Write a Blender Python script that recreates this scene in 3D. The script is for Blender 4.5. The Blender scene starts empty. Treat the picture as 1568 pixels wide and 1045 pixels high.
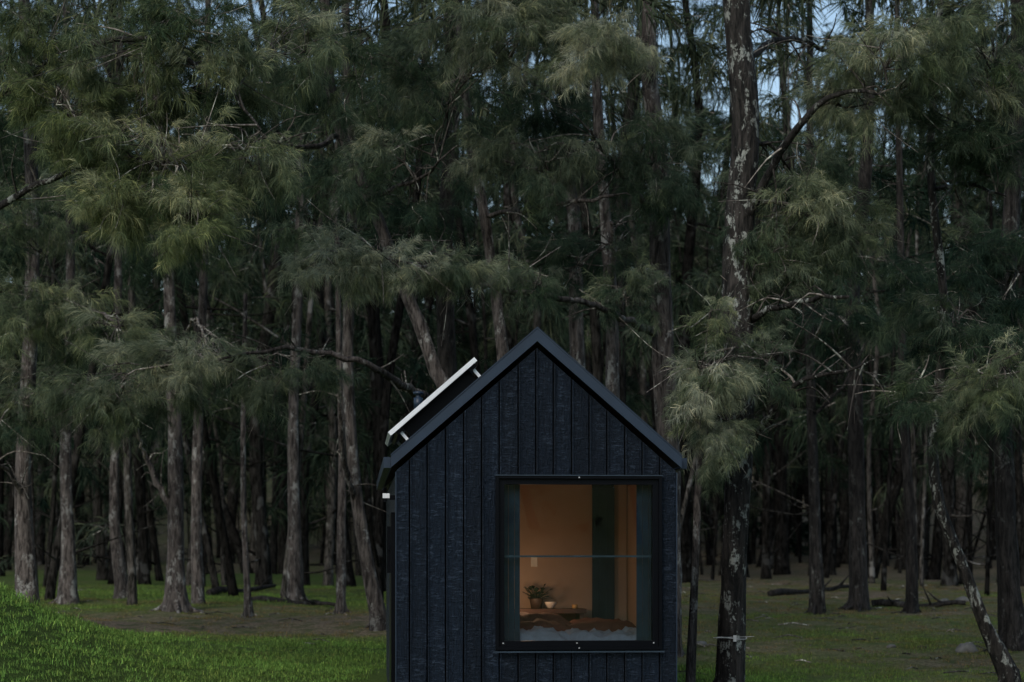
import bpy, math, random
import numpy as np
from mathutils import Vector, noise as mnoise
random.seed(11); rng=np.random.default_rng(11)
S=bpy.context.scene
CAM_Z=2.2; F=3136.0
# ---------- helpers -------------------------------------------------
def pixel_to_world(b,e,d):
    """image coordinates (pixel column b, pixel row e) and chosen distance in m -> world metres"""
    return np.array([(b-784)/F*d, d, CAM_Z+(860-e)/F*d])  # b, e are image pixels, projected through the camera out to d
def link(o,parent=None):
    S.collection.objects.link(o)
    if parent is not None: o.parent=parent
    return o
def newmesh(name,V,Fc,mats=(),smooth=False,parent=None,mi=None,do_link=True):
    me=bpy.data.meshes.new(name)
    me.from_pydata([tuple(v) for v in V],[],Fc); 
    for m in mats: me.materials.append(m)
    if mi is not None: me.polygons.foreach_set('material_index',np.array(mi,dtype=np.int32))
    if smooth: me.polygons.foreach_set('use_smooth',np.ones(len(me.polygons),dtype=bool))
    me.update()
    o=bpy.data.objects.new(name,me)
    if do_link: link(o,parent)
    return o
class MB:
    def __init__(s): s.V=[];s.F=[];s.M=[]
    def add(s,V,Fc,m=0):
        n=len(s.V); s.V+= [tuple(v) for v in V]; s.F+=[tuple(i+n for i in f) for f in Fc]; s.M+=[m]*len(Fc)
    def box(s,x0,x1,y0,y1,z0,z1,m=0):
        V=[(x0,y0,z0),(x1,y0,z0),(x1,y1,z0),(x0,y1,z0),(x0,y0,z1),(x1,y0,z1),(x1,y1,z1),(x0,y1,z1)]
        s.add(V,[(3,2,1,0),(4,5,6,7),(0,1,5,4),(1,2,6,5),(2,3,7,6),(3,0,4,7)],m)
    def prism(s,poly,y0,y1,m=0):
        """poly: list of (x,z) ccw seen from front(-y)"""
        n=len(poly); V=[(x,y0,z) for x,z in poly]+[(x,y1,z) for x,z in poly]
        Fc=[tuple(range(n)),tuple(range(2*n-1,n-1,-1))]+[(i,i+n,(i+1)%n+n,(i+1)%n) for i in range(n)]
        s.add(V,Fc,m)
    def tube(s,P,R,sides=8,m=0,rough=0.0,cap=True):
        P=np.array(P,float);n=len(P)
        T=np.gradient(P,axis=0);T/=np.linalg.norm(T,axis=1)[:,None]+1e-9
        a=np.array([1.,0,0]) if abs(T[0][0])<.8 else np.array([0,1.,0])
        V=[]
        ph=rng.uniform(0,6.28)
        for i in range(n):
            b=np.cross(T[i],a);b/=np.linalg.norm(b)+1e-9;a2=np.cross(b,T[i]);a=a2
            for k in range(sides):
                t=2*math.pi*k/sides
                r=R[i]*(1+rough*(math.sin(3*t+ph+i*.35)*.5+rng.uniform(-.5,.5)))
                V.append(P[i]+(a2*math.cos(t)+b*math.sin(t))*r)
        Fc=[]
        for i in range(n-1):
            for k in range(sides):
                k2=(k+1)%sides
                Fc.append((i*sides+k,i*sides+k2,(i+1)*sides+k2,(i+1)*sides+k))
        if cap:
            Fc.append(tuple(range(sides-1,-1,-1)));Fc.append(tuple((n-1)*sides+k for k in range(sides)))
        s.add(V,Fc,m)
    def obj(s,name,mats,smooth=False,parent=None,do_link=True):
        return newmesh(name,s.V,s.F,mats,smooth,parent,s.M,do_link)
def spline(P,R,step=.3):
    P=np.array(P,float);R=np.array(R,float);out=[];ro=[]
    Q=np.vstack([2*P[0]-P[1],P,2*P[-1]-P[-2]])
    for i in range(len(P)-1):
        p0,p1,p2,p3=Q[i:i+4];L=np.linalg.norm(p2-p1);n=max(2,int(L/step))
        for k in range(n):
            t=k/n
            out.append(.5*((2*p1)+(-p0+p2)*t+(2*p0-5*p1+4*p2-p3)*t*t+(-p0+3*p1-3*p2+p3)*t**3)); ro.append(R[i]*(1-t)+R[i+1]*t)
    out.append(P[-1]);ro.append(R[-1]);return np.array(out),np.array(ro)
# ---------- material helpers -----------------------------------------
def mat(name):
    m=bpy.data.materials.new(name);m.use_nodes=True;nt=m.node_tree
    return m,nt,nt.nodes['Principled BSDF']
def N(nt,t,**k):
    n=nt.nodes.new(t)
    for a,b in k.items():
        setattr(n,a,b)
    return n
def ramp(nt,fac,stops):
    r=N(nt,'ShaderNodeValToRGB');e=r.color_ramp.elements
    while len(e)<len(stops): e.new(.5)
    for i,(p,c) in enumerate(stops):
        e[i].position=p;e[i].color=(*c,1) if len(c)==3 else c
    nt.links.new(fac,r.inputs[0]);return r.outputs[0]
def coords(nt,scale,kind='Object'):
    t=N(nt,'ShaderNodeTexCoord');m=N(nt,'ShaderNodeMapping');m.inputs['Scale'].default_value=scale
    nt.links.new(t.outputs[kind],m.inputs[0]);return m.outputs[0]
def noise(nt,vec,scale,detail=6,rough=.6,dist=0):
    n=N(nt,'ShaderNodeTexNoise');n.inputs['Scale'].default_value=scale;n.inputs['Detail'].default_value=detail
    n.inputs['Roughness'].default_value=rough;n.inputs['Distortion'].default_value=dist
    if vec is not None: nt.links.new(vec,n.inputs['Vector'])
    return n.outputs['Fac']
def mix(nt,fac,a,b,bt='MIX'):
    m=N(nt,'ShaderNodeMix');m.data_type='RGBA';m.blend_type=bt
    for i,v in ((0,fac),(6,a),(7,b)):
        if hasattr(v,'is_output'): nt.links.new(v,m.inputs[i])
        elif i==0: m.inputs[0].default_value=v
        else: m.inputs[i].default_value=(*v,1)
    return m.outputs[2]
def bump(nt,h,bs,strength=.5,dist=.02):
    b=N(nt,'ShaderNodeBump');b.inputs['Strength'].default_value=strength;b.inputs['Distance'].default_value=dist
    nt.links.new(h,b.inputs['Height']);nt.links.new(b.outputs[0],bs.inputs['Normal'])
def simple(name,col,rough=.5,metal=0,nscale=8,var=.25,bmp=.15,spec=.5):
    m,nt,b=mat(name);v=coords(nt,(1,1,1));f=noise(nt,v,nscale,3)
    c=ramp(nt,f,[(.3,tuple(x*(1-var) for x in col)),(.7,tuple(min(1,x*(1+var)) for x in col))])
    nt.links.new(c,b.inputs['Base Color']);b.inputs['Roughness'].default_value=rough;b.inputs['Metallic'].default_value=metal
    b.inputs['Specular IOR Level'].default_value=spec
    if bmp>0: bump(nt,noise(nt,v,nscale*6,3),b,bmp,.005)
    return m
def bark(name,dark,light,lichen,thr,sp=2.5,soft=.05,simple_=False):
    m,nt,b=mat(name)
    v=coords(nt,(1,1,.2));f=noise(nt,v,20,2 if simple_ else 4,.7,.4)
    c=ramp(nt,f,[(.38,dark),(.64,light)])
    v2=coords(nt,(1,1,.6));l=noise(nt,v2,sp,2 if simple_ else 5,.8,.2)
    lm=ramp(nt,l,[(thr,(0,0,0)),(thr+soft,(1,1,1))])
    c2=mix(nt,lm,c,lichen)
    if not simple_:
        big=noise(nt,coords(nt,(1,1,.4)),1.3,2)
        sh=ramp(nt,big,[(.35,(.5,.5,.5)),(.65,(1.15,1.12,1.1))])
        c2=mix(nt,1.0,c2,sh,'MULTIPLY');bump(nt,f,b,1.,.05)
    else:
        g=N(nt,'ShaderNodeNewGeometry')
        c2=mix(nt,1.0,c2,ramp(nt,g.outputs['Random Per Island'],[(0,(.35,.35,.35)),(.7,(1,.98,.95)),(1,(2.6,2.5,2.4))]),'MULTIPLY')
    nt.links.new(c2,b.inputs['Base Color']);b.inputs['Roughness'].default_value=.9;b.inputs['Specular IOR Level'].default_value=0 if simple_ else .2
    return m
bark_grey=bark('bark_grey',(.022,.018,.016),(.16,.14,.125),(.31,.31,.285),.55,5,.08)
bark_dark=bark('bark_dark_lichen',(.007,.007,.006),(.05,.045,.04),(.28,.3,.27),.545,8,.05)
bark_right=bark('bark_dark_brown',(.008,.007,.006),(.05,.045,.04),(.13,.135,.12),.58,6,.08)
bark_far=bark('bark_far',(.007,.007,.006),(.046,.043,.039),(.09,.09,.085),.6,3,.08,True)
bark_twig=bark('bark_twig',(.045,.04,.035),(.16,.145,.13),(.28,.29,.25),.57,9,.05,True)
# foliage
def foliage_mat(kind,dim,trans,nm):
    m=bpy.data.materials.new(nm);m.use_nodes=True;nt=m.node_tree;nt.nodes.clear()
    out=N(nt,'ShaderNodeOutputMaterial')
    at=N(nt,'ShaderNodeAttribute');at.attribute_type=kind;at.attribute_name='tint'
    ah=N(nt,'ShaderNodeAttribute');ah.attribute_type=kind;ah.attribute_name='hue'
    g=N(nt,'ShaderNodeNewGeometry')
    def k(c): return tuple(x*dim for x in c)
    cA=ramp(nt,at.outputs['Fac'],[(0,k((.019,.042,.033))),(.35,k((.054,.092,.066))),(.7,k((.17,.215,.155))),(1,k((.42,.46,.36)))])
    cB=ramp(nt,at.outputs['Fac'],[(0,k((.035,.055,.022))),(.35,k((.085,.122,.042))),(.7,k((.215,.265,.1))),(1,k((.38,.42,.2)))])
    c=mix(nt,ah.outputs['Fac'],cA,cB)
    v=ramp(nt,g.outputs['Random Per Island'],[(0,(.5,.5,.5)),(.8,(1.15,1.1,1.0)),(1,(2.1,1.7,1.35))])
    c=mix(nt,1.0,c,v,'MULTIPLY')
    d=N(nt,'ShaderNodeBsdfDiffuse');nt.links.new(c,d.inputs[0])
    if trans:
        t=N(nt,'ShaderNodeBsdfTranslucent');mx=N(nt,'ShaderNodeMixShader');mx.inputs[0].default_value=trans
        nt.links.new(c,t.inputs[0]);nt.links.new(d.outputs[0],mx.inputs[1]);nt.links.new(t.outputs[0],mx.inputs[2])
        nt.links.new(mx.outputs[0],out.inputs[0])
    else: nt.links.new(d.outputs[0],out.inputs[0])
    return m
needles=foliage_mat('GEOMETRY',1.0,.3,'she_oak_needles');needles_far=foliage_mat('GEOMETRY',.47,0,'she_oak_needles_distant_shaded')  # far copy of the same needles, dimmed to paint in deep forest shade
# ---------- foliage tufts -------------------------------------------
tuft_col=bpy.data.collections.new('she_oak_sprays')
far_col=bpy.data.collections.new('she_oak_sprays_coarse')
def make_tuft(i,col,count=200,w=.0056,br=8,nm=needles):
    r=random.Random(100+i);mb=MB()
    L=.46;stems=[]
    base=[Vector((L*t,.07*math.sin(t*3+i)*t,.05*t-.16*t*t)) for t in np.linspace(0,1,7)]
    stems.append(base)
    for k in range(br):
        t=r.uniform(.1,.95);p=base[int(t*6)]
        a=r.uniform(-1.2,1.2);u=r.uniform(-.3,.7);d=Vector((math.cos(a),math.sin(a),u)).normalized();l=r.uniform(.1,.3)
        stems.append([p+d*l*s+Vector((0,0,-.25*l*s*s)) for s in np.linspace(0,1,4)])
    for s in stems[:3]:
        mb.tube([tuple(q) for q in s],[.004*(1-.7*j/len(s)) for j in range(len(s))],3,1,cap=False)
    for n in range(count):
        s=r.choice(stems);j=r.uniform(.2,1)*(len(s)-1);a=int(min(j,len(s)-2));f=j-a
        p=s[a].lerp(s[a+1],f);dirn=(s[a+1]-s[a]).normalized()
        rd=Vector((r.gauss(0,1),r.gauss(0,1),r.gauss(0,.9))).normalized()
        d=(dirn*.9+rd*.7+Vector((0,0,-.08))).normalized();l=r.uniform(.1,.26)
        side=d.cross(Vector((r.gauss(0,1),r.gauss(0,1),r.gauss(0,1)))).normalized()*w*.5*r.uniform(.7,1.3)
        p1=p+d*l*.5+Vector((0,0,-.05*l));p2=p+d*l*.93+Vector((0,0,-r.uniform(.2,.7)*l))
        mb.add([p-side*.8,p+side*.8,p1+side,p1-side,p2],[(0,1,2,3),(3,2,4)],0)
    o=mb.obj('she_oak_spray_%d'%i,[nm,bark_twig],False,None,False)
    col.objects.link(o)
for i in range(7): make_tuft(i,tuft_col)
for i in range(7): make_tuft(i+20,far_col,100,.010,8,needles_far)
def gn_instancer(name,col,realize=False):
    ng=bpy.data.node_groups.new(name,'GeometryNodeTree')
    ng.interface.new_socket('Geometry',in_out='INPUT',socket_type='NodeSocketGeometry')
    ng.interface.new_socket('Geometry',in_out='OUTPUT',socket_type='NodeSocketGeometry')
    gi=N(ng,'NodeGroupInput');go=N(ng,'NodeGroupOutput');ip=N(ng,'GeometryNodeInstanceOnPoints');ci=N(ng,'GeometryNodeCollectionInfo')
    ci.inputs['Collection'].default_value=col;ci.inputs['Separate Children'].default_value=True;ci.inputs['Reset Children'].default_value=True
    ip.inputs['Pick Instance'].default_value=True
    def na(nm,t):
        n=N(ng,'GeometryNodeInputNamedAttribute');n.data_type=t;n.inputs['Name'].default_value=nm;return n.outputs['Attribute']
    er=N(ng,'FunctionNodeEulerToRotation')
    ng.links.new(na('rot','FLOAT_VECTOR'),er.inputs[0]);ng.links.new(er.outputs[0],ip.inputs['Rotation'])
    ng.links.new(na('scl','FLOAT'),ip.inputs['Scale']);ng.links.new(na('idx','INT'),ip.inputs['Instance Index'])
    ng.links.new(gi.outputs[0],ip.inputs['Points']);ng.links.new(ci.outputs[0],ip.inputs['Instance'])
    if realize:
        rz=N(ng,'GeometryNodeRealizeInstances');ng.links.new(ip.outputs[0],rz.inputs[0]);ng.links.new(rz.outputs[0],go.inputs[0])
    else: ng.links.new(ip.outputs[0],go.inputs[0])
    return ng
GN=gn_instancer('scatter_sprays',tuft_col,True);GNF=gn_instancer('scatter_sprays_coarse',far_col,True)
def scatter(name,P,R,Sc,T,H,parent=None,ng=None,nvar=7):
    P=np.array(P,float).reshape(-1,3);n=len(P)
    me=bpy.data.meshes.new(name);me.vertices.add(n);me.vertices.foreach_set('co',P.ravel())
    def at(nm,t,arr,f):
        a=me.attributes.new(nm,t,'POINT');a.data.foreach_set(f,np.array(arr,dtype=np.int32 if t=='INT' else np.float32).ravel())
    at('rot','FLOAT_VECTOR',R,'vector');at('scl','FLOAT',Sc,'value');at('tint','FLOAT',np.clip(T,0,1),'value');at('hue','FLOAT',np.clip(H,0,1),'value')
    at('idx','INT',rng.integers(0,nvar,n),'value')
    o=bpy.data.objects.new(name,me);link(o,parent);md=o.modifiers.new('scatter','NODES');md.node_group=ng or GN
    return o
class Fol:
    def __init__(s): s.P=[];s.R=[];s.S=[];s.T=[];s.H=[]
    def add(s,p,yaw,pitch,sc,t,h):
        s.P.append(tuple(p));s.R.append((rng.normal(0,.3),pitch,yaw));s.S.append(sc);s.T.append(t);s.H.append(h)
    def clump(s,c,r,n,tint,hue,sc,subs=7):
        cs=[]
        for k in range(subs):
            q=rng.normal(0,1,3);q/=np.linalg.norm(q);q*=rng.uniform(.3,1.15)
            cs.append((c+q*r,q,rng.normal(0,.13)))
        for k in range(n):
            cc,q,dt=cs[rng.integers(len(cs))]
            w=rng.normal(0,1,3);w/=np.linalg.norm(w);w*=rng.uniform(.1,1)**.5
            rr=np.array(r)*.34
            p=cc+w*rr
            o=q+w*.8
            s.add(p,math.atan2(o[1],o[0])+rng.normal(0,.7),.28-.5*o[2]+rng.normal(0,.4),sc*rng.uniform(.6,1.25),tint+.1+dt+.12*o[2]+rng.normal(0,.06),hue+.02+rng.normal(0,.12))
        return [a[0] for a in cs]
    def obj(s,name,parent,ng=None): 
        if s.P: return scatter(name,s.P,s.R,s.S,s.T,s.H,parent,ng)
# ---------- terrain --------------------------------------------------
def vn(x,y,f,seed=0):
    return (np.sin(x*f+1.3*seed+1.7*np.sin(y*f*.7+seed))+np.sin(y*f*1.13+2.1*seed+1.4*np.sin(x*f*.83+seed*.5))+np.sin((x+y)*f*.61+seed*3.3))/3
def gz(x,y):
    x=np.asarray(x,float);y=np.asarray(y,float)
    z=np.interp(y,[-400,-160,-45,8,14,18,22,26,30,45,80,115,160,240,400],[60,26,.1,.2,.28,.5,.92,1.13,1.3,1.55,1.85,2.6,9,24,50])
    z=z+.06*vn(x,y,.9,1)+.03*vn(x,y,3.1,2)+np.clip((y-30)/40,0,1)*.16*vn(x,y,.3,5)
    z=z+2.0*np.exp(-((x+6.4)/2.4)**2-((y-18.)/5.)**2)
    return z
def cover(x,y):
    left=np.clip((2-x)/3,0,1)
    n=.5+.5*vn(x,y,1.1,3)*.7+.3*vn(x,y,4.3,7)*.5
    near=np.interp(y,[0,25,27,28.5,31.5,34,40,60,90],[1.2,1.05,.65,.25,.2,.6,.75,.8,.3])
    rt=np.interp(y,[0,22,26,34,60,90],[.65,.6,.52,.46,.2,0])
    k=near*left+rt*(1-left)
    return np.clip((k-.5)*1.6+n,0,1)
def axis(a,b,c,d,fine,coarse):
    return np.concatenate([np.linspace(a,b,coarse,endpoint=False),np.arange(b,c,fine),np.linspace(c,d,coarse)])
xs=axis(-400,-26,26,400,.3,22);ys=axis(-400,8,62,400,.3,40)
XX,YY=np.meshgrid(xs,ys);ZZ=gz(XX,YY)
nx,ny=len(xs),len(ys)
V=np.stack([XX.ravel(),YY.ravel(),ZZ.ravel()],1)
idx=np.arange(nx*ny).reshape(ny,nx)
Fq=np.stack([idx[:-1,:-1],idx[:-1,1:],idx[1:,1:],idx[1:,:-1]],-1).reshape(-1,4)
gm,nt,b=mat('forest_floor_grass_and_litter')
at=N(nt,'ShaderNodeAttribute');at.attribute_name='cover'
v=coords(nt,(1,1,1));n1=noise(nt,v,22,4,.7);n2=noise(nt,v,3,3)
gr=ramp(nt,n1,[(.3,(.04,.06,.014)),(.7,(.1,.155,.034))])
br=ramp(nt,n1,[(.3,(.05,.036,.022)),(.52,(.16,.12,.08)),(.75,(.33,.26,.18))])
br=mix(nt,ramp(nt,n2,[(.46,(0,0,0)),(.64,(1,1,1))]),br,(.06,.07,.026))
nt.links.new(mix(nt,at.outputs['Fac'],br,gr),b.inputs['Base Color']);b.inputs['Roughness'].default_value=.95;b.inputs['Specular IOR Level'].default_value=.1
bump(nt,n1,b,.8,.05)
ground=newmesh('ground',V,[tuple(int(i) for i in f) for f in Fq],[gm],True)
a=ground.data.attributes.new('cover','FLOAT','POINT');a.data.foreach_set('value',cover(XX,YY).ravel().astype(np.float32))
# grass
grass_col=bpy.data.collections.new('grass_tufts')
gmat=bpy.data.materials.new('grass_blades');gmat.use_nodes=True;nt=gmat.node_tree;nt.nodes.clear()
out=N(nt,'ShaderNodeOutputMaterial');b=N(nt,'ShaderNodeBsdfDiffuse');nt.links.new(b.outputs[0],out.inputs[0])
at=N(nt,'ShaderNodeAttribute');at.attribute_type='INSTANCER';at.attribute_name='tint'
g=N(nt,'ShaderNodeNewGeometry')
c=ramp(nt,at.outputs['Fac'],[(0,(.15,.115,.06)),(.35,(.1,.135,.042)),(.75,(.125,.22,.052)),(1,(.16,.31,.07))])
c=mix(nt,1.0,c,ramp(nt,g.outputs['Random Per Island'],[(0,(.5,.5,.5)),(.85,(1.2,1.2,1.1)),(1,(2.4,1.8,1.6))]),'MULTIPLY')
nt.links.new(c,b.inputs[0])
for i in range(5):
    mb=MB();r=random.Random(i)
    for k in range(60):
        a=r.uniform(0,6.28);q=r.uniform(0,.2)**1;p=Vector((math.cos(a)*q,math.sin(a)*q,-.01));h=r.uniform(.015,.05)
        a=r.uniform(0,6.28);d=Vector((math.cos(a),math.sin(a),0));sd=Vector((-d.y,d.x,0))*.003
        t=r.uniform(.1,1.)*h
        mb.add([p-sd,p+sd,p+sd*.8+d*t*.3+Vector((0,0,h*.6)),p-sd*.8+d*t*.3+Vector((0,0,h*.6)),p+d*t+Vector((0,0,h*.95))],[(0,1,2,3),(3,2,4)])
    grass_col.objects.link(mb.obj('grass_tuft_%d'%i,[gmat],False,None,False))
GG=gn_instancer('scatter_grass',grass_col)
n=28000;d=15+(rng.uniform(0,1,n)**1.1)*36;x=rng.uniform(-.34,.34,n)*d-.3
cv=cover(x,d);keep=(rng.uniform(0,1,n)<cv*1.1+.03)&~((x>-1.6)&(x<1.7)&(d>16.5)&(d<23))
x=x[keep];d=d[keep];cv=cv[keep];n=len(x)
R=np.stack([rng.normal(0,.1,n),rng.normal(0,.1,n),rng.uniform(0,6.28,n)],1)
scatter('grass',np.stack([x,d,gz(x,d)],1),R,rng.uniform(.6,1.4,n)*np.where(cv>.8,1,.8),cv*.7-.12+.2*np.clip((27-d)/5,0,1)+.12*vn(x,d,2.2,4)+.1*vn(x,d,.7,9)+rng.normal(0,.13,n),np.zeros(n),None,GG,5)  # tint raised on nearer grass to paint in the clearing's brighter light
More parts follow.
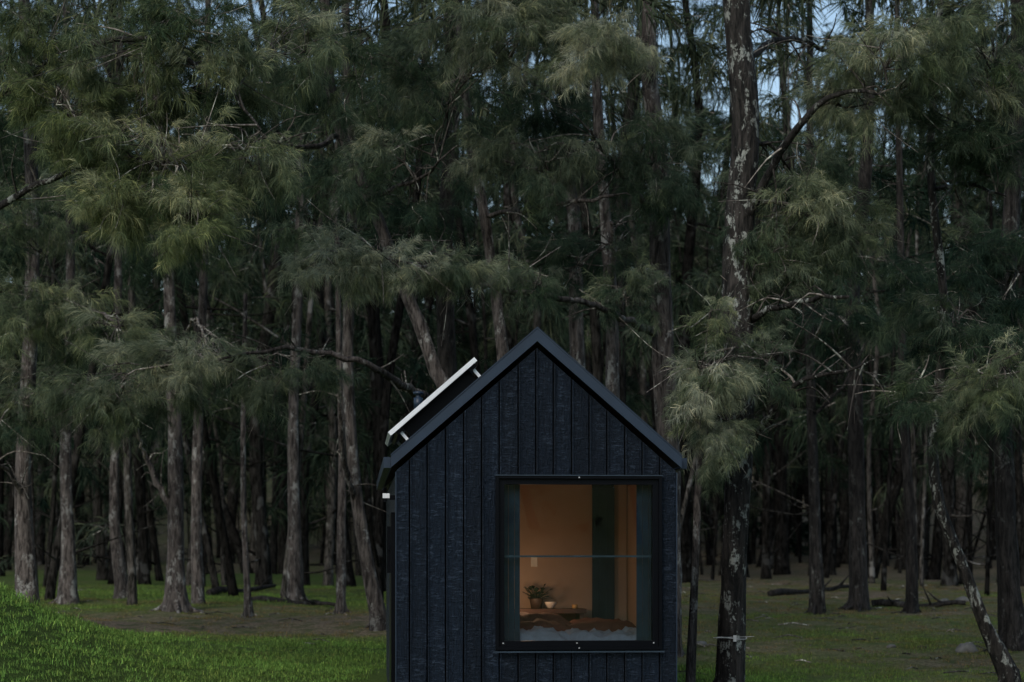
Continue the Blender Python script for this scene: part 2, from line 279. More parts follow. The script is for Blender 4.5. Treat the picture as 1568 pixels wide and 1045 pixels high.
# ---------- named she-oak trees ---------------------------------------
TREES=[
 dict(m=0,t=[(42,935,28,40),(40,880,28,32),(36,720,28,24),(46,500,28,22),(50,300,28,20),(40,100,28,18),(30,-200,28,15),(30,-500,28,8)],
      b=[[(40,770,28,9),(10,720,27.6,7),(-40,690,27,5)],[(46,520,28,9),(120,470,26.5,7),(190,500,25.5,4)]],
      c=[(60,470,26,130,70,64,.46,.3,1.),(170,520,25,60,45,34,.46,.25,.9),(20,340,26,90,60,40,.36,.2,1.),(40,610,26,90,45,40,.42,.15,.9),(10,90,27,120,90,50,.2,.3,1.1)]),
 dict(m=0,t=[(270,925,34,36),(270,860,34,26),(268,700,34,22),(262,520,34,18),(255,350,34,15),(240,100,34,12),(240,-300,34,7)],
      b=[[(268,790,34,9),(240,740,34,10),(220,690,34,6)]],c=[(240,330,31,110,80,50,.08,.2,1.3),(120,640,27,80,30,34,.5,.2,.85),(330,560,26,85,28,36,.42,.1,.85)]),
 dict(m=0,t=[(303,920,36,20),(300,800,36,16),(305,600,36,14),(315,300,36,12),(320,-200,36,7)],b=[],c=[]),
 dict(m=0,t=[(452,925,38,26),(450,800,38,19),(450,600,38,15),(458,400,38,14),(460,100,38,10),(455,-300,38,6)],b=[],c=[(400,250,34,110,90,40,.06,.1,1.3)]),
 dict(m=0,t=[(578,965,29,26),(560,850,29,20),(540,700,29,17),(532,520,29,17),(540,300,29,15),(530,50,29,12),(520,-400,29,7)],
      b=[[(545,770,29,8),(525,690,28.5,8),(522,600,28,5)]],c=[(600,130,26,110,80,60,.3,.15,1.),(520,300,28,80,70,30,.12,.12,1.1)]),
 dict(m=0,t=[(522,935,33,15),(522,820,33,14),(524,700,33,11),(520,560,33,9),(515,300,33,7)],b=[],c=[]),
 dict(m=0,t=[(690,640,24,26),(668,570,24,21),(640,490,24,19),(610,420,24,18),(565,300,24,18),(520,200,24,17),(500,80,24,16),(495,-150,24,13),(490,-500,24,6)],
      b=[[(520,210,24,10),(480,225,23.5,8),(440,222,23,5),(400,210,22.5,3)],[(570,310,24,9),(600,290,23.5,7),(650,270,23,5),(680,240,22.6,3)],[(500,90,24,9),(440,60,23,6),(380,30,22,4)],
         [(655,612,24,14),(600,580,23,12),(562,556,22.6,10),(490,540,22.4,9),(420,535,22,6),(330,552,21.6,4)]],
      c=[(420,560,22,70,22,26,.52,.1,.75),(300,565,22,110,32,64,.58,.12,.78),(180,600,22,100,36,60,.54,.15,.78),(620,250,23,70,55,36,.42,.05,.85),(560,90,23,90,70,40,.34,.15,.95)]),
 dict(m=0,t=[(772,600,24.5,19),(762,480,24.5,17),(745,350,24.5,16),(722,215,24.5,15),(705,60,24.5,12),(690,-300,24.5,7)],
      b=[[(742,330,24.5,8),(800,322,24,7),(870,312,23,7),(940,300,22.5,5)],[(720,215,24.5,6),(690,205,24,5),(660,240,23.5,3)]],
      c=[(820,235,23,85,50,60,.45,0,.8),(690,130,23.5,70,60,40,.36,.08,.9),(770,40,22,120,45,70,.58,.08,.85)]),
 dict(m=0,t=[(938,640,26,22),(936,480,26,19),(926,320,26,17),(915,150,26,15),(905,-200,26,9)],b=[[(934,450,26,9),(940,390,25.6,8),(936,340,25.3,6)]],c=[(880,420,25,75,45,26,.18,.0,.9),(900,380,27,80,50,26,.14,.0,.9)]),
 dict(m=0,t=[(1022,700,24.5,36),(1016,560,24.5,34),(1012,400,24.5,31),(1010,240,24.5,28),(992,100,24.5,24),(1000,-100,24.5,20),(1010,-500,24.5,9)],
      b=[[(1010,330,24.5,12),(970,290,24,9),(930,240,23.4,6),(905,200,23,4)],[(1000,510,24.4,13),(940,480,22.5,9),(870,457,21.5,9),(790,445,21,9),(735,436,20.7,7),(660,412,20.3,5),(600,398,20,3)],[(992,110,24.4,9),(950,90,23,7),(900,100,22,4)]],
      c=[(510,405,20,42,34,44,.72,.15,.62),(580,400,20,60,32,56,.78,.15,.62),(660,408,20.3,55,24,36,.6,.12,.62),(700,420,20.6,60,24,26,.48,.1,.62),(830,430,21,60,20,24,.42,.1,.66),(930,70,21,70,42,66,.82,.12,.72),(1000,250,23.6,80,70,50,.32,0,.9),(960,440,22.5,50,28,20,.3,.05,.7)]),
 dict(m=1,t=[(1112,1100,20,62),(1118,1040,20,46),(1122,900,20,38),(1128,760,20,40),(1132,600,20,44),(1130,450,20,44),(1136,300,20,44),(1142,180,20,42),(1126,0,20,40),(1120,-300,20,34),(1120,-700,20,14)],
      b=[[(1140,500,20,14),(1180,472,19.7,10),(1240,458,19.3,8),(1300,455,19,5)],
         [(1135,350,20,16),(1165,290,19.8,14),(1205,215,19.5,12),(1250,165,19.2,10),(1290,140,19,7),(1345,145,18.8,4)],
         [(1140,690,20,10),(1185,630,19.6,9),(1235,580,19.3,8),(1300,568,19,5),(1340,550,18.8,3)],
         [(1125,640,20,12),(1100,590,19.5,8),(1080,540,19.2,5)],[(1130,100,20,12),(1200,60,21,9),(1280,80,22,5)]],
      c=[(1090,575,19,60,50,62,.64,.08,.62),(1105,655,19.2,46,50,46,.6,.08,.6),(1085,490,19.3,28,55,24,.5,.3,.56),(1260,340,20,105,55,80,.5,.22,.76),(1200,420,20,65,50,45,.4,.1,.72),
         (1370,90,19,100,60,80,.56,.22,.72),(1300,170,19.5,60,45,40,.54,.12,.68),(1180,560,19.4,40,40,20,.36,.05,.64),(1210,260,21,60,60,36,.28,.05,.8),(1460,150,20,80,50,40,.42,.15,.76)]),
 dict(m=0,t=[(1056,1070,19.6,16),(1060,960,19.6,13),(1065,850,19.6,12),(1068,760,19.7,11),(1072,670,19.8,9),(1060,560,20,6)],b=[],c=[]),
 dict(m=1,t=[(1545,1060,21,34),(1510,960,21,20),(1472,860,21,17),(1440,780,21,17),(1428,690,21,15),(1438,580,21,14),(1445,460,21,13),(1425,250,21,12),(1440,0,21,10),(1440,-400,21,6)],
      b=[[(1435,290,21,7),(1480,282,20.5,6),(1540,300,20,4)],[(1430,640,21,7),(1380,600,20.6,5),(1340,590,20.3,3)]],
      c=[(1490,610,20,85,50,60,.36,.1,.72),(1540,580,19.5,60,42,36,.5,.22,.68),(1480,500,21,85,60,50,.18,.0,.85),(1500,230,20,80,60,46,.32,.05,.8),(1520,60,19.5,80,60,50,.5,.22,.76)]),
 dict(m=2,t=[(1552,990,25,44),(1545,900,25,34),(1538,760,25,30),(1535,560,25,28),(1550,300,25,26),(1560,0,25,22),(1560,-400,25,10)],b=[],c=[(1440,430,24,90,60,30,.1,.0,1.),(1560,420,24,70,80,34,.1,.0,1.)]),
 dict(m=2,t=[(1252,945,34,24),(1248,800,34,17),(1242,620,34,14),(1240,400,34,12),(1240,0,34,9),(1240,-300,34,5)],b=[[(1244,640,34,6),(1290,590,34,5),(1330,520,34,4)]],c=[(1300,500,31,90,50,20,.05,.0,1.3)]),
 dict(m=2,t=[(1314,950,35,30),(1312,800,35,25),(1310,600,35,23),(1305,450,35,21),(1330,200,35,17),(1330,-250,35,8)],b=[[(1308,560,35,8),(1250,500,35,6),(1240,430,35,4)]],c=[(1350,400,33,90,60,18,.05,.0,1.3)]),
 dict(m=2,t=[(1396,958,33,19),(1394,800,33,16),(1385,650,33,13),(1380,450,33,11),(1375,100,33,8),(1370,-200,33,5)],b=[],c=[]),
 dict(m=2,t=[(686,640,29,30),(682,500,29,28),(680,380,29,26),(692,230,29,23),(690,60,29,19),(680,-350,29,8)],b=[],c=[(640,340,27,70,50,30,.14,.05,1.)]),
 dict(m=0,t=[(886,620,29,24),(882,500,29,22),(880,350,29,20),(865,180,29,17),(860,-300,29,8)],b=[],c=[(840,140,27,90,70,36,.18,.03,1.)]),
 dict(m=0,t=[(186,903,40,24),(178,840,40,18),(175,760,40,14),(180,500,40,12),(185,0,40,8)],b=[],c=[]),
 dict(m=0,t=[(105,905,38,30),(104,820,38,20),(100,700,38,17),(108,450,38,14),(100,0,38,9)],b=[],c=[(110,250,33,110,90,40,.1,.3,1.3)]),
 dict(m=0,t=[(380,930,32,12),(376,850,32,9),(372,700,32,8),(376,450,32,6)],b=[],c=[]),
 dict(m=1,t=[(-150,1000,19,48),(-150,700,19,44),(-140,400,19,40),(-120,100,19,36),(-120,-300,19,26),(-120,-700,19,12)],
      b=[[(-135,300,19,20),(-40,180,18.6,14),(90,90,18.2,11),(220,60,18,9),(340,130,17.8,6),(400,200,17.6,4)],[(-135,420,19,16),(-20,330,18.6,12),(90,270,18.2,9),(200,240,18,7),(280,300,17.8,5)]],
      c=[(115,180,18,58,70,60,.5,.6,.72),(230,120,18,80,50,50,.44,.4,.74),(350,130,18,70,50,44,.42,.3,.74),(250,240,17.8,80,55,64,.5,.5,.72),(370,245,17.8,55,50,40,.48,.3,.68),
         (295,345,17.6,36,62,52,.58,.5,.64),(165,330,17.8,46,58,46,.54,.6,.66),(60,60,18,70,60,30,.38,.45,.8),(300,30,18,90,45,36,.3,.3,.8),(450,80,18.5,60,60,26,.28,.2,.8)]),
]
MATS=[bark_grey,bark_dark,bark_right]
def build_tree(T):
    mb=MB();sk=[];fo=Fol();hi=Fol()
    def limb(L,sides,root=False,rough=.12):
        P=[pixel_to_world(a,b,c) for a,b,c,w in L];R=[w*.5*c/F for a,b,c,w in L]
        if root:
            g=float(gz(P[0][0],P[0][1]))
            if P[0][2]>g+.5:
                P.insert(0,np.array([P[0][0]+.03,P[0][1],g+.25]));R.insert(0,R[0]*1.1)
            P[0][2]=max(P[0][2],g+.25) if P[0][2]<g+.5 else P[0][2]
            P.insert(0,np.array([P[0][0],P[0][1],g-.15]));R.insert(0,R[0]*1.3)
        P,R=spline(P,R,.25 if sides>7 else .12)
        if not root:
            P[1:-1]+=rng.normal(0,.012,P[1:-1].shape)
        mb.tube(P,R,sides,0,rough);
        for p,r in zip(P,R): sk.append((p,r))
    limb(T['t'],14,True,.16)
    p0=sk[1][0];r0=sk[1][1]
    for k in range(5):
        a=rng.uniform(0,6.28);d=np.array([math.cos(a),math.sin(a),0]);l=rng.uniform(.8,2)*r0
        e=p0+d*(r0*.8+l);e[2]=float(gz(e[0],e[1]))-.04
        mid=p0+d*r0*1.0;mid[2]=float(gz(mid[0],mid[1]))+.07
        P,R=spline([p0+np.array([0,0,.25])+d*r0*.45,mid,e],[r0*.35,r0*.24,r0*.08],.08);mb.tube(P,R,6,0,.2)
    for b in T['b']:
        limb(b,7)
        Pb=[pixel_to_world(x,y,z) for x,y,z,w in b]
        for k in range(12):
            i=rng.integers(0,len(Pb)-1);t=rng.uniform();p=Pb[i]*(1-t)+Pb[i+1]*t
            q=rng.normal(0,1,3)*np.array([1,1,.7]);q/=np.linalg.norm(q);l=rng.uniform(.2,.7)
            P,R=spline([p,p+q*l*.5+[0,0,.05],p+q*l+rng.normal(0,.08,3)],[.011,.008,.003],.08);mb.tube(P,R,4,1,0,False)
    SK=np.array([s[0] for s in sk]);SR=np.array([s[1] for s in sk])
    for (b,e,d,rx,ry,n,t,h,sc) in T['c']:
        c=pixel_to_world(b,e,d);r=np.array([rx*d/F,.5*(rx+ry)*d/F*1.0,ry*d/F])
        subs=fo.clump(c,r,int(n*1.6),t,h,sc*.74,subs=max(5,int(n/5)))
        dist=np.linalg.norm(SK-c,axis=1)+np.where(SK[:,2]>c[2]+.6,2.,0);i=int(dist.argmin());p=SK[i]
        m=(p+c)/2+np.array([0,0,.12])*np.linalg.norm(p-c);r0=min(SR[i]*.6,.03)
        P,R=spline([p,m,c],[r0,r0*.7,.01],.15);P[1:-1]+=rng.normal(0,.015,P[1:-1].shape);mb.tube(P,R,5,1,0,False)
        for q in subs:
            st=P[rng.integers(len(P)//3,len(P))];mm=(st+q)/2+rng.normal(0,.08,3)+[0,0,.05]
            P2,R2=spline([st,mm,q+rng.normal(0,.1,3)],[.01,.007,.003],.12);P2[1:-1]+=rng.normal(0,.01,P2[1:-1].shape);mb.tube(P2,R2,4,1,0,False)
            for kk in range(2):
                w=q+rng.normal(0,.3,3);P3,R3=spline([mm,(mm+w)/2+rng.normal(0,.05,3),w],[.006,.004,.002],.12);mb.tube(P3,R3,3,1,0,False)
    top=SK[SK[:,2]>8.5]
    if len(top):
        for k in range(20):
            p=top[rng.integers(len(top))];q=rng.normal(0,1,3)*np.array([1.5,1.5,.8]);
            pp=p+q
            if pp[2]<8.8: continue
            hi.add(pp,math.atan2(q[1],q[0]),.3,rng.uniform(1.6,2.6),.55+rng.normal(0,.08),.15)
    o=mb.obj('she_oak_tree',[MATS[T['m']],bark_twig],True)
    fo.obj('crown_foliage',o);hi.obj('upper_crown',o,GNF)
    return o
for T in TREES: build_tree(T)
# ---------- background forest ------------------------------------------
mb=MB();fo=Fol()
def far_tree(x,d,canopy,lo=.24):
    g=float(gz(x,d));H=rng.uniform(14,24)+max(0,d-60)*.08;r=(.04+.16*rng.uniform()**1.8)*(1 if d<70 else 1.3)
    lean=rng.normal(0,.045,2) if rng.uniform()<.7 else rng.normal(0,.14,2);P=[];R=[];wob=rng.normal(0,.34,(6,2))
    for i,t in enumerate([0,.04,.2,.4,.6,.8,1]):
        w=wob[min(i,5)]*t*1.6 if i>1 else (0,0)
        P.append((x+lean[0]*H*t+w[0],d+lean[1]*H*t+w[1],g-.1+H*t));R.append(r*[1.5,1.05,.95,.8,.6,.4,.12][i])
    P,R=spline(P,R,1.0);mb.tube(P,R,7,0,.14)
    for k in range(rng.integers(5,13)):
        i=rng.integers(len(P)//8,len(P)-2);a=rng.uniform(0,6.28);l=rng.uniform(.6,2.6);q=np.array([math.cos(a)*l,math.sin(a)*l,l*rng.uniform(-.1,.8)])
        PP,RR=spline([P[i],P[i]+q*.5+[0,0,-.1],P[i]+q+rng.normal(0,.2,3)],[min(R[i]*.4,.04),.02,.008],.5);mb.tube(PP,RR,4,0,0,False)
    for k in range(canopy):
        t=rng.uniform(lo,1)**.9
        i=int(t*(len(P)-1));rad=2.6*(1.15-t*.7);q=rng.normal(0,1,3)*np.array([rad*.6,rad*.6,.5])
        fo.add(P[i]+q,math.atan2(q[1],q[0])+rng.normal(0,.4),.35+rng.normal(0,.2),rng.uniform(1.4,2.8)*(1+max(0,d-50)*.012),.34+.15*rng.normal()+.12*math.sin(x*.6),.08+.1*rng.normal())
for cnt in range(380):
    d=36+rng.uniform()**.8*84;x=rng.uniform(-.34,.34)*d
    dens=.85 if x/d>.06 else 1.05
    far_tree(x,d,int((26 if cnt%5<3 else 11)*dens))
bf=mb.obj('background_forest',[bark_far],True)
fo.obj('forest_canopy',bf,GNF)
# the other side of the clearing, behind the viewpoint (seen in the glass)
mb=MB();fo=Fol()
for k in range(34):
    d=rng.uniform(-75,-48);x=rng.uniform(-34,34)
    far_tree(x,d,14,.03)
fb=mb.obj('clearing_edge_forest',[bark_far],True);fo.obj('clearing_edge_canopy',fb,GNF)
fo=Fol()
for k in range(800):
    d=rng.uniform(115,190);x=rng.uniform(-.38,.38)*d;g=float(gz(x,d));h=rng.uniform()*24
    if x/d>.08 and h>14 and rng.uniform()<.5: continue
    fo.add((x,d,g+h),rng.uniform(0,6.28),.3,rng.uniform(7,12),.08+.05*rng.normal(),.1)
tl=MB()
for k in range(60):
    d=rng.uniform(118,180);x=rng.uniform(-.4,.4)*d;g=float(gz(x,d));tl.tube([(x,d,g-.2),(x+rng.normal(0,.5),d,g+10),(x+rng.normal(0,1),d,g+20)],[.3,.2,.05],6)
o=tl.obj('distant_treeline',[bark_far],True);fo.obj('treeline_foliage',o,GNF)
# ---------- rocks, logs -------------------------------------------------
rock=simple('lichen_rock',(.13,.125,.11),.9,0,5,.5,.8)
def boulder(x,y,s):
    import bmesh
    bm=bmesh.new();bmesh.ops.create_icosphere(bm,subdivisions=3,radius=1)
    o3=Vector((x*3,y*3,0));sx,sy,sz=s*random.uniform(.8,1.4),s*random.uniform(.7,1.1),s*random.uniform(.45,.75)
    for v in bm.verts:
        c=v.co.copy();k=1+.35*mnoise.noise(c*1.1+o3)+.12*mnoise.noise(c*3+o3)
        v.co=Vector((c.x*k*sx,c.y*k*sy,c.z*k*sz))
    me=bpy.data.meshes.new('boulder');bm.to_mesh(me);bm.free();me.materials.append(rock)
    for p in me.polygons:p.use_smooth=True
    o=bpy.data.objects.new('boulder',me);o.location=(x,y,float(gz(x,y))+s*.12);o.rotation_euler[2]=random.uniform(0,6);link(o)
for (b,d,s) in [(1480,25,.13),(1365,25.5,.06),(1445,38,.13),(1475,40,.16),(1072,26,.08)]:
    boulder((b-784)/F*d,d,s)
litter=MB()
for k in range(520):
    d=rng.uniform(22,52);x=rng.uniform(-.3,.3)*d
    if cover(x,d)>.75 and rng.uniform()<.8: continue
    z=float(gz(x,d))+.012;a=rng.uniform(0,3.14);l=rng.uniform(.08,.45);dx,dy=math.cos(a)*l,math.sin(a)*l
    if -1.7<x<1.8 and d<24: continue
    litter.tube([(x,d,z),(x+dx*.5,d+dy*.5,z+rng.uniform(0,.04)),(x+dx,d+dy,float(gz(x+dx,d+dy))+.01)],[.008,.009,.005],4)
litter.obj('fallen_twigs',[bark_twig])
for (b0,d0,b1,d1,r) in [(1335,36,1480,35,.07),(385,38,520,36,.06),(320,42,420,46,.08),(1180,42,1300,46,.08)]:
    x0=(b0-784)/F*d0;x1=(b1-784)/F*d1;m=MB();P=[]
    for t in np.linspace(0,1,9):
        x=x0+(x1-x0)*t;y=d0+(d1-d0)*t;P.append((x,y+.1*math.sin(t*7),float(gz(x,y))+r*.7+.03*math.sin(t*9)))
    m.tube(P,[r*(1-.5*t) for t in np.linspace(0,1,9)],9,0,.2)
    for k in range(3):
        p=np.array(P[rng.integers(2,8)]);q=rng.normal(0,1,3);q[2]=abs(q[2])*.5+.2;q/=np.linalg.norm(q);m.tube([p,p+q*.2,p+q*.4+rng.normal(0,.08,3)],[r*.35,r*.25,r*.1],5)
    m.obj('fallen_log',[bark_right],True)
m=MB();c=pixel_to_world(1120,977,20);R=.15
P=[(c[0]+math.cos(t)*R,c[1]+math.sin(t)*R,c[2]+.01*math.sin(t*2)) for t in np.linspace(0,2*math.pi,25)]
m.tube(P,[.004]*25,5);m.tube([P[18],(c[0]-.2,c[1]-.22,c[2]+.01),(c[0]+.2,c[1]-.2,c[2]+.02)],[.002]*3,4)
m.box(c[0]-.0,c[0]+.03,c[1]-.175,c[1]-.168,c[2]-.03,c[2]+.03)
m.obj('fence_wire',[simple('pale_wire',(.5,.5,.48),.5)])
# ---------- cabin ---------------------------------------------------------
cab=bpy.data.objects.new('tiny_house_cabin',None);link(cab);cab.location=(.207,17.1,0);cab.rotation_euler[2]=math.radians(4.4)
cm,nt,b=mat('charred_timber')
g=N(nt,'ShaderNodeNewGeometry');tc=N(nt,'ShaderNodeTexCoord')
cx=N(nt,'ShaderNodeCombineXYZ');mm=N(nt,'ShaderNodeMath',operation='MULTIPLY');mm.inputs[1].default_value=37;nt.links.new(g.outputs['Random Per Island'],mm.inputs[0])
nt.links.new(mm.outputs[0],cx.inputs[2]);nt.links.new(mm.outputs[0],cx.inputs[0])
va=N(nt,'ShaderNodeVectorMath',operation='ADD');nt.links.new(tc.outputs['Object'],va.inputs[0]);nt.links.new(cx.outputs[0],va.inputs[1])
def mp(sc):
    m=N(nt,'ShaderNodeMapping');m.inputs['Scale'].default_value=sc;nt.links.new(va.outputs[0],m.inputs[0]);return m.outputs[0]
crack=noise(nt,mp((8,8,36)),1.6,5,.75,.8);grain=noise(nt,mp((60,60,4)),1.5,4,.6);patch=noise(nt,mp((5,5,1.3)),1.2,3,.6,1.)
knots=noise(nt,mp((12,12,4)),1.6,3,.6,3.)
base=ramp(nt,grain,[(.3,(.0045,.01,.02)),(.7,(.012,.024,.043))])
fl=ramp(nt,crack,[(.52,(0,0,0)),(.6,(1,1,1))]);pm=ramp(nt,patch,[(.46,(0,0,0)),(.56,(1,1,1))])
f2=mix(nt,1.0,fl,pm,'MULTIPLY');
c=mix(nt,f2,base,(.048,.07,.105))
pv=ramp(nt,g.outputs['Random Per Island'],[(0,(.75,.75,.75)),(1,(1.3,1.3,1.3))]);c=mix(nt,1.0,c,pv,'MULTIPLY')
nt.links.new(c,b.inputs['Base Color']);b.inputs['Roughness'].default_value=.45;b.inputs['Specular IOR Level'].default_value=.4
ad=N(nt,'ShaderNodeMath',operation='ADD');nt.links.new(crack,ad.inputs[0]);nt.links.new(knots,ad.inputs[1])
ad2=N(nt,'ShaderNodeMath',operation='ADD');nt.links.new(ad.outputs[0],ad2.inputs[0]);nt.links.new(grain,ad2.inputs[1])
bump(nt,ad2.outputs[0],b,1.,.1)
steel=simple('dark_blue_steel_trim',(.015,.028,.048),.42,.0,3,.15,.05,.4)
blackf=simple('black_window_frame',(.002,.0025,.004),.35,0,4,.2,.03,.12)
roofm=simple('roof_sheet_steel',(.02,.028,.038),.4,.3,3,.2,.05)
core=simple('wall_core',(.002,.003,.004),.9,spec=.1)
ply=simple('plywood_lining',(.42,.29,.2),.6,0,2,.12,.0)
W=1.17;AP=4.035;SL=.8755
ztop=lambda x:AP-.055-SL*abs(x)
WX0,WX1,WZ0,WZ1=-.336,1.035,1.475,2.905
B0=.72
def column(mbx,x0,x1,z0,top,y0,y1,m=0):
    pts=[(x0,z0),(x1,z0),(x1,top(x1))]
    if x0<0<x1: pts.append((0,top(0)))
    pts.append((x0,top(x0)));mbx.prism(pts,y0,y1,m)
mb=MB();yc0,yc1=.0,.1
column(mb,-W+.01,WX0,B0,ztop,yc0,yc1);column(mb,WX1,W-.01,B0,ztop,yc0,yc1)
column(mb,WX0,WX1,WZ1,ztop,yc0,yc1);mb.box(WX0,WX1,yc0,yc1,B0,WZ0)
mb.obj('front_wall_core',[core],False,cab)
mb=MB();edges=[-W]+[(x-822)/183.4 for x in (627,654,682,709.5,737,764,793,820,847,875,902,929.5,957,984,1011)]+[W]
gap=.006
for i in range(len(edges)-1):
    a,bx=edges[i]+(gap if i else 0),edges[i+1]-(gap if i<len(edges)-2 else 0)
    yo=-.022+random.uniform(-.004,.004);xs_=[a]
    for w in (WX0,WX1):
        if a<w<bx: xs_.append(w)
    xs_.append(bx)
    for u,v_ in zip(xs_[:-1],xs_[1:]):
        mid=(u+v_)/2
        if WX0<mid<WX1:
            mb.prism([(u,B0),(v_,B0),(v_,WZ0),(u,WZ0)],yo,-.001);column(mb,u,v_,WZ1,ztop,yo,-.001)
        else: column(mb,u,v_,B0,ztop,yo,-.001)
mb.obj('front_cladding_boards',[cm],False,cab)
mb=MB()
for e in edges[1:-1]:
    if e<WX0-.02 or e>WX1+.01: column(mb,e+.008,e+.018,B0,ztop,-.033,-.0265)
    else:
        column(mb,e+.008,e+.018,WZ1+.02,ztop,-.033,-.0265);mb.box(e+.008,e+.018,-.033,-.0265,B0,WZ0-.036)
mb.obj('cladding_lap_ribs',[cm],False,cab)
LEN=5.4
mb=MB();zt=ztop(W)-.02
for sx in (-1,1):
    y=.0
    while y<LEN-.05:
        y2=min(y+.147,LEN)
        x0,x1=(W-.022,W) if sx>0 else (-W,-W+.022)
        mb.box(x0,x1,y+.003,y2-.003,B0,zt-.0);y+=.147
    x0,x1=(W-.1,W-.024) if sx>0 else (-W+.024,-W+.1)
    mb.box(x0,x1,.102,LEN-.1,B0,zt)
mb.obj('side_wall_cladding',[cm],False,cab)
mb=MB()
for i in range(16):
    a=-1.165+i*.146;column(mb,a+.003,min(a+.143,1.16),B0,ztop,LEN,LEN+.02)
mb.prism([(-1.16,B0),(1.16,B0),(1.16,ztop(1.16)),(0,ztop(0)),(-1.16,ztop(-1.16))],LEN-.098,LEN-.002)
mb.obj('rear_wall',[cm],False,cab)
mb=MB()
for sx in (-1,1):
    x0,x1=(W+.001,W+.009) if sx>0 else (-W-.009,-W-.001)
    mb.box(x0,x1,-.03,.05,B0,ztop(W)-.012)
mb.box(-W,W,-.04,-.0,B0-.06,B0-.002)
mb.obj('corner_trim',[steel],False,cab)
EX=1.205;zo=lambda x:4.135-SL*abs(x)
mb=MB()
for sx in (-1,1):
    p=[(0,zo(0)-.004),(0,zo(0)-.085),(sx*EX,zo(EX)-.085),(sx*EX,zo(EX)-.004)]
    mb.prism(p if sx>0 else p[::-1],-.0,LEN+.04)
    for k in range(14):
        yy=.2+k*.4
        V=[]
        for (x,h) in ((.01,.0),(.01,.03),(EX-.005,.03),(EX-.005,.0)):
            V.append((sx*x,zo(x)+h))
        mb.prism(V if sx<0 else V[::-1],yy,yy+.015)
mb.obj('gable_roof',[roofm],False,cab)
mb=MB()
for sx in (-1,1):
    for (y0,y1) in ((-.052,-.003),(LEN+.043,LEN+.08)):
        p=[(sx*.0,zo(0)+.008),(sx*.0,zo(0)-.1),(sx*(EX+.01),zo(EX)-.1),(sx*(EX+.01),zo(EX)-.0)]
        mb.prism(p if sx>0 else p[::-1],y0,y1)
    p=[(0,zo(0)+.02),(0,zo(0)+.009),(sx*(EX+.014),zo(EX)-.002),(sx*(EX+.014),zo(EX)+.008)]
    mb.prism(p if sx>0 else p[::-1],-.06,-.0)
mb.obj('barge_boards',[steel],False,cab)
mb=MB()
for sx in (-1,1):
    xa=sx*(EX+.012);xb=sx*(EX+.065)
    mb.box(min(xa,xb),max(xa,xb),.06,LEN,zo(EX)-.1,zo(EX)-.09);mb.box(min(xb,xb+sx*.006),max(xb,xb+sx*.006),.06,LEN,zo(EX)-.1,zo(EX)-.01)
    mb.box(min(xa,xb),max(xa,xb),.054,.06,zo(EX)-.1,zo(EX)-.01)
mb.obj('gutter',[steel],False,cab)
mb=MB()
def ring(mbx,x0,x1,z0,z1,t,y0,y1,m=0):
    mbx.box(x0,x1,y0,y1,z0,z0+t,m);mbx.box(x0,x1,y0,y1,z1-t,z1,m);mbx.box(x0,x0+t,y0,y1,z0+t,z1-t,m);mbx.box(x1-t,x1,y0,y1,z0+t,z1-t,m)
ring(mb,WX0-.012,WX1+.012,WZ0-.012,WZ1+.012,.026,-.06,.0)
ring(mb,WX0+.0145,WX1-.0145,WZ0+.0145,WZ1-.0145,.048,-.03,.06)
mb.obj('window_frame',[blackf],False,cab)
mb=MB()
mb.box(WX0-.03,WX1+.03,-.072,-.061,WZ0-.034,WZ0-.022);mb.box(WX0-.02,WX1+.02,-.07,-.061,WZ1+.008,WZ1+.016)
mb.obj('window_flashing',[simple('flashing',(.02,.034,.05),.35,0)],False,cab)
mb=MB()
for (x,z) in ((.35,WZ1-.005),(.35,WZ0+.004),(WX0+.05,WZ0+.045),(WX1-.06,WZ0+.045),(.33,WZ0+.045)):
    mb.box(x-.006,x+.006,-.064,-.0605,z-.005,z+.005)
mb.obj('screws',[simple('zinc',(.5,.5,.5),.4,.5)],False,cab)
gl=bpy.data.materials.new('window_glass');gl.use_nodes=True;nt=gl.node_tree;nt.nodes.clear()
out=N(nt,'ShaderNodeOutputMaterial');tr=N(nt,'ShaderNodeBsdfTransparent');tr.inputs[0].default_value=(.8,.87,.9,1);gs=N(nt,'ShaderNodeBsdfGlossy');gs.inputs['Roughness'].default_value=.01;gs.inputs[0].default_value=(1,1,1,1)
fr=N(nt,'ShaderNodeFresnel');fr.inputs[0].default_value=1.7;mx=N(nt,'ShaderNodeMixShader')
nt.links.new(fr.outputs[0],mx.inputs[0]);nt.links.new(tr.outputs[0],mx.inputs[1]);nt.links.new(gs.outputs[0],mx.inputs[2]);nt.links.new(mx.outputs[0],out.inputs[0])
newmesh('window_pane',[(WX0+.06,.01,WZ0+.06),(WX1-.06,.01,WZ0+.06),(WX1-.06,.01,WZ1-.06),(WX0+.06,.01,WZ1-.06)],[(0,1,2,3)],[gl],False,cab)
mb=MB();mb.box(WX0+.065,WX1-.065,.02,.04,2.235,2.25)
mb.obj('window_rail',[simple('rail',(.09,.15,.19),.4,.2)],False,cab)
mb=MB();FLR=.95
mb.box(-W+.115,W-.115,.105,LEN-.1,FLR-.05,FLR)
for sx in (-1,1):
    x0,x1=(W-.112,W-.102) if sx>0 else (-W+.102,-W+.112)
    mb.box(x0,x1,.105,LEN-.11,FLR+.002,zt-.0)
    p=[(0,AP-.15),(sx*(W-.1),ztop(W-.1)-.1),(sx*(W-.1),ztop(W-.1)-.09),(0,AP-.14)]
    mb.prism(p if sx>0 else p[::-1],.105,LEN-.11)
mb.obj('interior_lining',[ply],False,cab)
mb=MB();YP=2.2
part_top=lambda x:ztop(x)-.12
mb.prism([(-1.05,FLR+.003),(.72,FLR+.003),(.72,part_top(.72)),(0,part_top(0)),(-1.05,part_top(1.05))],YP,YP+.05)
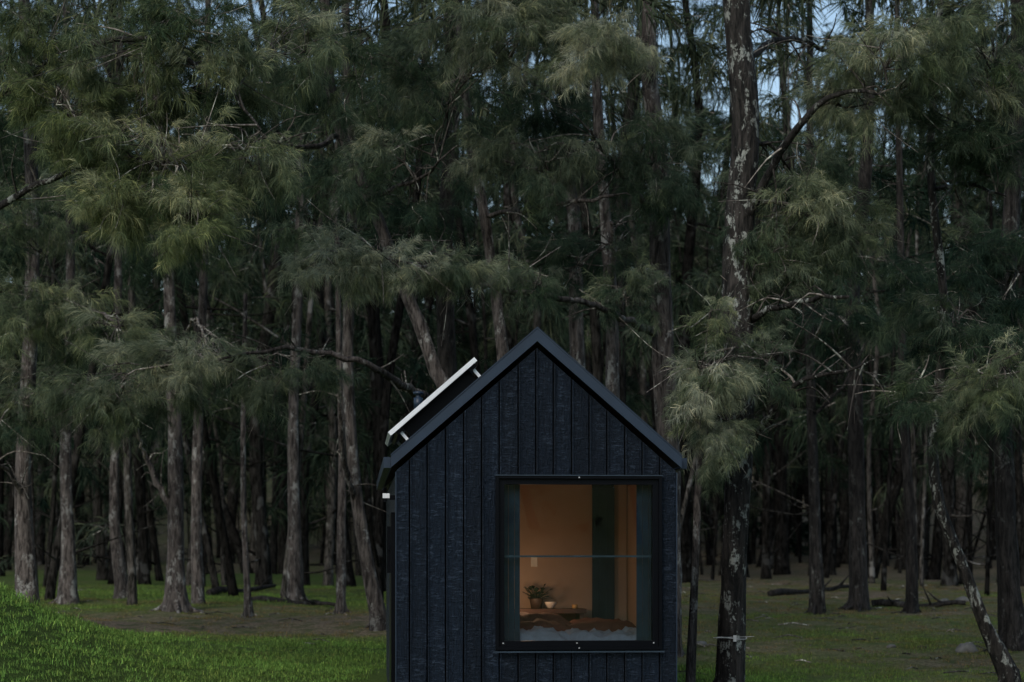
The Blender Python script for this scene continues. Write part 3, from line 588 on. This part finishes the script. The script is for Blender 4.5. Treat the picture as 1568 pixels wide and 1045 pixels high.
mb.prism([(.93,FLR+.003),(1.05,FLR+.003),(1.05,part_top(1.05)),(.93,part_top(.93))],YP,YP+.05)
mb.obj('partition_wall',[ply],False,cab)
bd=simple('blue_door',(.01,.028,.05),.3,bmp=0)
mb=MB();mb.box(.72,.93,YP-.03,YP-.01,FLR+.004,2.9);mb.box(.79,.80,YP-.036,YP-.031,FLR+.01,2.88);mb.box(.85,.853,YP-.036,YP-.031,FLR+.01,2.88)
mb.obj('sliding_door',[bd],False,cab)
mb=MB();mb.box(.14,.2,YP-.012,YP-.002,2.15,2.24);mb.box(.155,.168,YP-.017,YP-.0125,2.18,2.21)
mb.obj('light_switch',[simple('switch_plastic',(.75,.7,.6),.4)],False,cab)
cur=simple('blue_grey_blind',(.035,.07,.105),.8,bmp=0)
for (x0,x1) in ((-.33,-.13),(.86,1.03)):
    mb=MB();xx=x0
    while xx<x1-.01: mb.box(xx,min(xx+.05,x1),.15,.16+.004*((xx*20)%1),1.52,2.93);xx+=.052
    mb.obj('window_blind',[cur],False,cab)
def rumple(name,x0,x1,y0,y1,z,amp,f,m,nx_=60,ny_=40,edge=.12):
    V=[]
    for j in range(ny_+1):
        for i in range(nx_+1):
            x=x0+(x1-x0)*i/nx_;y=y0+(y1-y0)*j/ny_
            e=min(i/nx_,1-i/nx_)*(x1-x0);e2=min(j/ny_,1-j/ny_)*(y1-y0);k=min(1,min(e,e2)/edge)
            h=mnoise.fractal(Vector((x*f,y*f,z*3)),1,2,4)*amp+abs(mnoise.noise(Vector((x*f*1.7+y*2,y*f*.7,5))))*amp
            V.append((x,y,z-(1-math.sqrt(max(0,1-(1-k)**2)))*edge*1.2+h))
    newmesh(name,V,[(j*(nx_+1)+i,j*(nx_+1)+i+1,(j+1)*(nx_+1)+i+1,(j+1)*(nx_+1)+i) for j in range(ny_) for i in range(nx_)],[m],True,cab)
linen=simple('grey_blue_linen',(.4,.47,.55),.9,0,20,.12,.2);rust=simple('rust_blanket',(.17,.06,.035),.9,0,20,.2,.2)
mb=MB();mb.box(-1.04,1.04,.17,1.65,FLR+.003,1.35);mb.obj('bed_base',[ply],False,cab)
rumple('bed_linen',-1.04,1.04,.17,.8,1.575,.07,6,linen)
rumple('rust_throw',-1.04,1.0,.7,1.7,1.65,.04,4,rust)
rumple('cushion',-.3,.42,.95,1.4,1.73,.03,4,rust,24,20,.14)
mb=MB();mb.box(-.9,.62,1.78,2.18,1.72,1.76);mb.box(-.88,-.84,1.8,2.16,FLR,1.72);mb.box(.56,.6,1.8,2.16,FLR,1.72);mb.obj('shelf_table',[simple('walnut',(.1,.05,.03),.4,0,6,.3)],False,cab)
def lathe(name,prof,cx_,cy_,m,parent=cab,n=24):
    V=[];k=len(prof)
    for i in range(n):
        a=2*math.pi*i/n
        for r,z in prof: V.append((cx_+r*math.cos(a),cy_+r*math.sin(a),z))
    Fc=[(i*k+j,((i+1)%n)*k+j,((i+1)%n)*k+j+1,i*k+j+1) for i in range(n) for j in range(k-1)]
    return newmesh(name,V,Fc,[m],True,parent)
white=simple('glazed_ceramic',(.75,.7,.62),.3)
lathe('bowl',[(0,1.765),(.03,1.765),(.055,1.81),(.058,1.825),(.052,1.825),(.03,1.785),(0,1.78)],.3,1.9,white)
lathe('plant_pot',[(0,1.762),(.05,1.762),(.065,1.85),(.06,1.86),(.055,1.85),(0,1.845)],.17,1.95,simple('pot',(.06,.035,.025),.6))
lathe('cup',[(0,1.765),(.025,1.765),(.028,1.8),(.025,1.8),(0,1.775)],.52,1.85,simple('cup_glaze',(.6,.35,.12),.3))
mb=MB();r=random.Random(3)
for k in range(44):
    a=r.uniform(0,6.28);el=r.uniform(.1,1.2);l=r.uniform(.05,.15);d=Vector((math.cos(a)*math.cos(el),math.sin(a)*math.cos(el),math.sin(el)))
    p=Vector((.17,1.95,1.84));q=p+d*l;mb.tube([p,p+d*l*.6,q],[.003,.003,.002],4)
    sd=Vector((-math.sin(a),math.cos(a),0))*.024
    mb.add([q-d*.01,q+d*.02+sd,q+d*.05-Vector((0,0,.015)),q+d*.02-sd],[(0,1,2,3)])
mb.obj('potted_plant_leaves',[simple('houseplant_leaf',(.015,.03,.016),.5)],False,cab)
lathe('bedside_lamp_base',[(0,1.762),(.05,1.762),(.015,1.78),(.01,1.86)],-.62,1.95,white)
lathe('bedside_lamp_shade',[(.09,1.86),(.06,2.0)],-.62,1.95,white)
L=bpy.data.lights.new('bedside_lamp_bulb','POINT');L.energy=5.4;L.color=(1,.58,.33);L.shadow_soft_size=.05
lo=bpy.data.objects.new('bedside_lamp_bulb',L);link(lo,cab);lo.location=(.0,1.5,1.93)
sl=math.atan(SL);mb=MB()
alu=simple('anodised_aluminium',(.8,.81,.82),.35,.2,5,.08,.02);cell=simple('solar_cells',(.006,.008,.016),.15)
def onroof(s,h):
    return (-(s*math.cos(sl)+h*math.sin(sl)), 4.135-s*math.sin(sl)+h*math.cos(sl))
def rbox(mbx,s0,s1,h0,h1,y0,y1,m=0):
    p=[onroof(s1,h0),onroof(s0,h0),onroof(s0,h1),onroof(s1,h1)];mbx.prism(p,y0,y1,m)
s0,s1=.545,1.5
rbox(mb,s0,s1,.132,.17,.02,.055);rbox(mb,s0,s1,.132,.17,1.62,1.655);rbox(mb,s0,s0+.03,.135,.17,.058,1.617);rbox(mb,s1-.03,s1,.135,.17,.058,1.617)
rbox(mb,s0+.032,s1-.032,.145,.162,.06,1.615,1)
rbox(mb,s0+.03,s1-.03,.138,.143,.06,1.615,2)
for s in (s0+.05,s1-.1):
    for y in (.1,1.5): rbox(mb,s,s+.025,.005,.099,y,y+.03,0)
    rbox(mb,s-.02,s+.05,.1,.133,.06,1.6,2)
rbox(mb,s0+.09,s1-.13,.02,.132,.2,.23,2)
mb.obj('solar_panel',[alu,cell,blackf],False,cab)
fx=-.93;yy=1.9;zf=zo(fx)-.07
lathe('flue_pipe',[(.03,zf-.1),(.03,zf+.36),(.042,zf+.36),(.042,zf+.46),(.022,zf+.465),(.022,zf+.49),(.048,zf+.495),(.048,zf+.515),(0,zf+.525)],fx,yy,steel)
mb=MB();mb.box(-W-.05,-W-.002,.3,.34,2.72,2.76);mb.box(-W-.11,-W-.052,.29,.35,2.735,2.775,1);mb.box(-W-.1,-W-.07,.3,.34,2.705,2.733,0)
mb.obj('outdoor_wall_light',[blackf,alu],False,cab)
mb=MB();mb.box(-W-.035,-W-.002,.5,1.35,B0+.2,2.62);mb.box(-W-.07,-W-.037,.55,.58,2.1,2.5);mb.box(-W-.06,-W-.037,.5,.56,2.3,2.34)
mb.obj('side_door',[blackf],False,cab)
mb=MB();mb.box(-1.1,1.1,.1,LEN-.1,.58,.655);mb.box(-.5,-.42,-1.1,.1,.5,.57);mb.box(.42,.5,-1.1,.1,.5,.57);mb.box(-.5,.5,-1.2,-1.1,.5,.57)
for x in (-1.0,1.0):
    for y in (.4,4.9): mb.box(x-.04,x+.04,y,y+.08,.15,.58)
mb.obj('trailer_chassis',[blackf],False,cab)
tyre=simple('tyre',(.02,.02,.02),.8)
for sx in (-1,1):
    for y in (2.4,3.15):
        V=[];pr=[(.1,-.1),(.2,-.1),(.33,-.09),(.35,-.05),(.35,.05),(.33,.09),(.2,.1),(.1,.1)];n=28
        for i in range(n):
            a=2*math.pi*i/n
            for rr,xx in pr: V.append((sx*1.0+xx,y+rr*math.cos(a),.72+rr*math.sin(a)))
        k=len(pr);newmesh('wheel',V,[(i*k+j,((i+1)%n)*k+j,((i+1)%n)*k+(j+1)%k,i*k+(j+1)%k) for i in range(n) for j in range(k)],[tyre],True,cab)
# ---------- light, sky, camera ---------------------------------------------
w=bpy.data.worlds.new('World');S.world=w;w.use_nodes=True;nt=w.node_tree
bg=nt.nodes['Background'];sk=N(nt,'ShaderNodeTexSky');sk.sky_type='NISHITA';sk.sun_disc=False
EL,AZ=math.radians(36),math.radians(205)
sk.sun_elevation=EL;sk.sun_rotation=AZ;sk.air_density=1.2;sk.dust_density=1.2
nt.links.new(sk.outputs[0],bg.inputs[0]);bg.inputs[1].default_value=.15
sl_=bpy.data.lights.new('sun','SUN');sl_.energy=1.5;sl_.angle=math.radians(25);sl_.color=(1,.97,.93)
so=bpy.data.objects.new('sun',sl_);link(so)
dirv=Vector((math.sin(AZ)*math.cos(EL),math.cos(AZ)*math.cos(EL),math.sin(EL)));so.rotation_euler=dirv.to_track_quat('Z','Y').to_euler();so.location=(0,0,30)
cd=bpy.data.cameras.new('camera');co=bpy.data.objects.new('camera',cd);link(co);co.location=(0,0,CAM_Z);co.rotation_euler=(math.radians(90),0,0)
cd.lens=72;cd.sensor_width=36;cd.shift_y=(860-522.5)/1568;cd.clip_end=1500;cd.dof.use_dof=True;cd.dof.focus_distance=17.1;cd.dof.aperture_fstop=2.8
S.camera=co
S.view_settings.view_transform='Standard';S.view_settings.look='None';S.view_settings.exposure=0
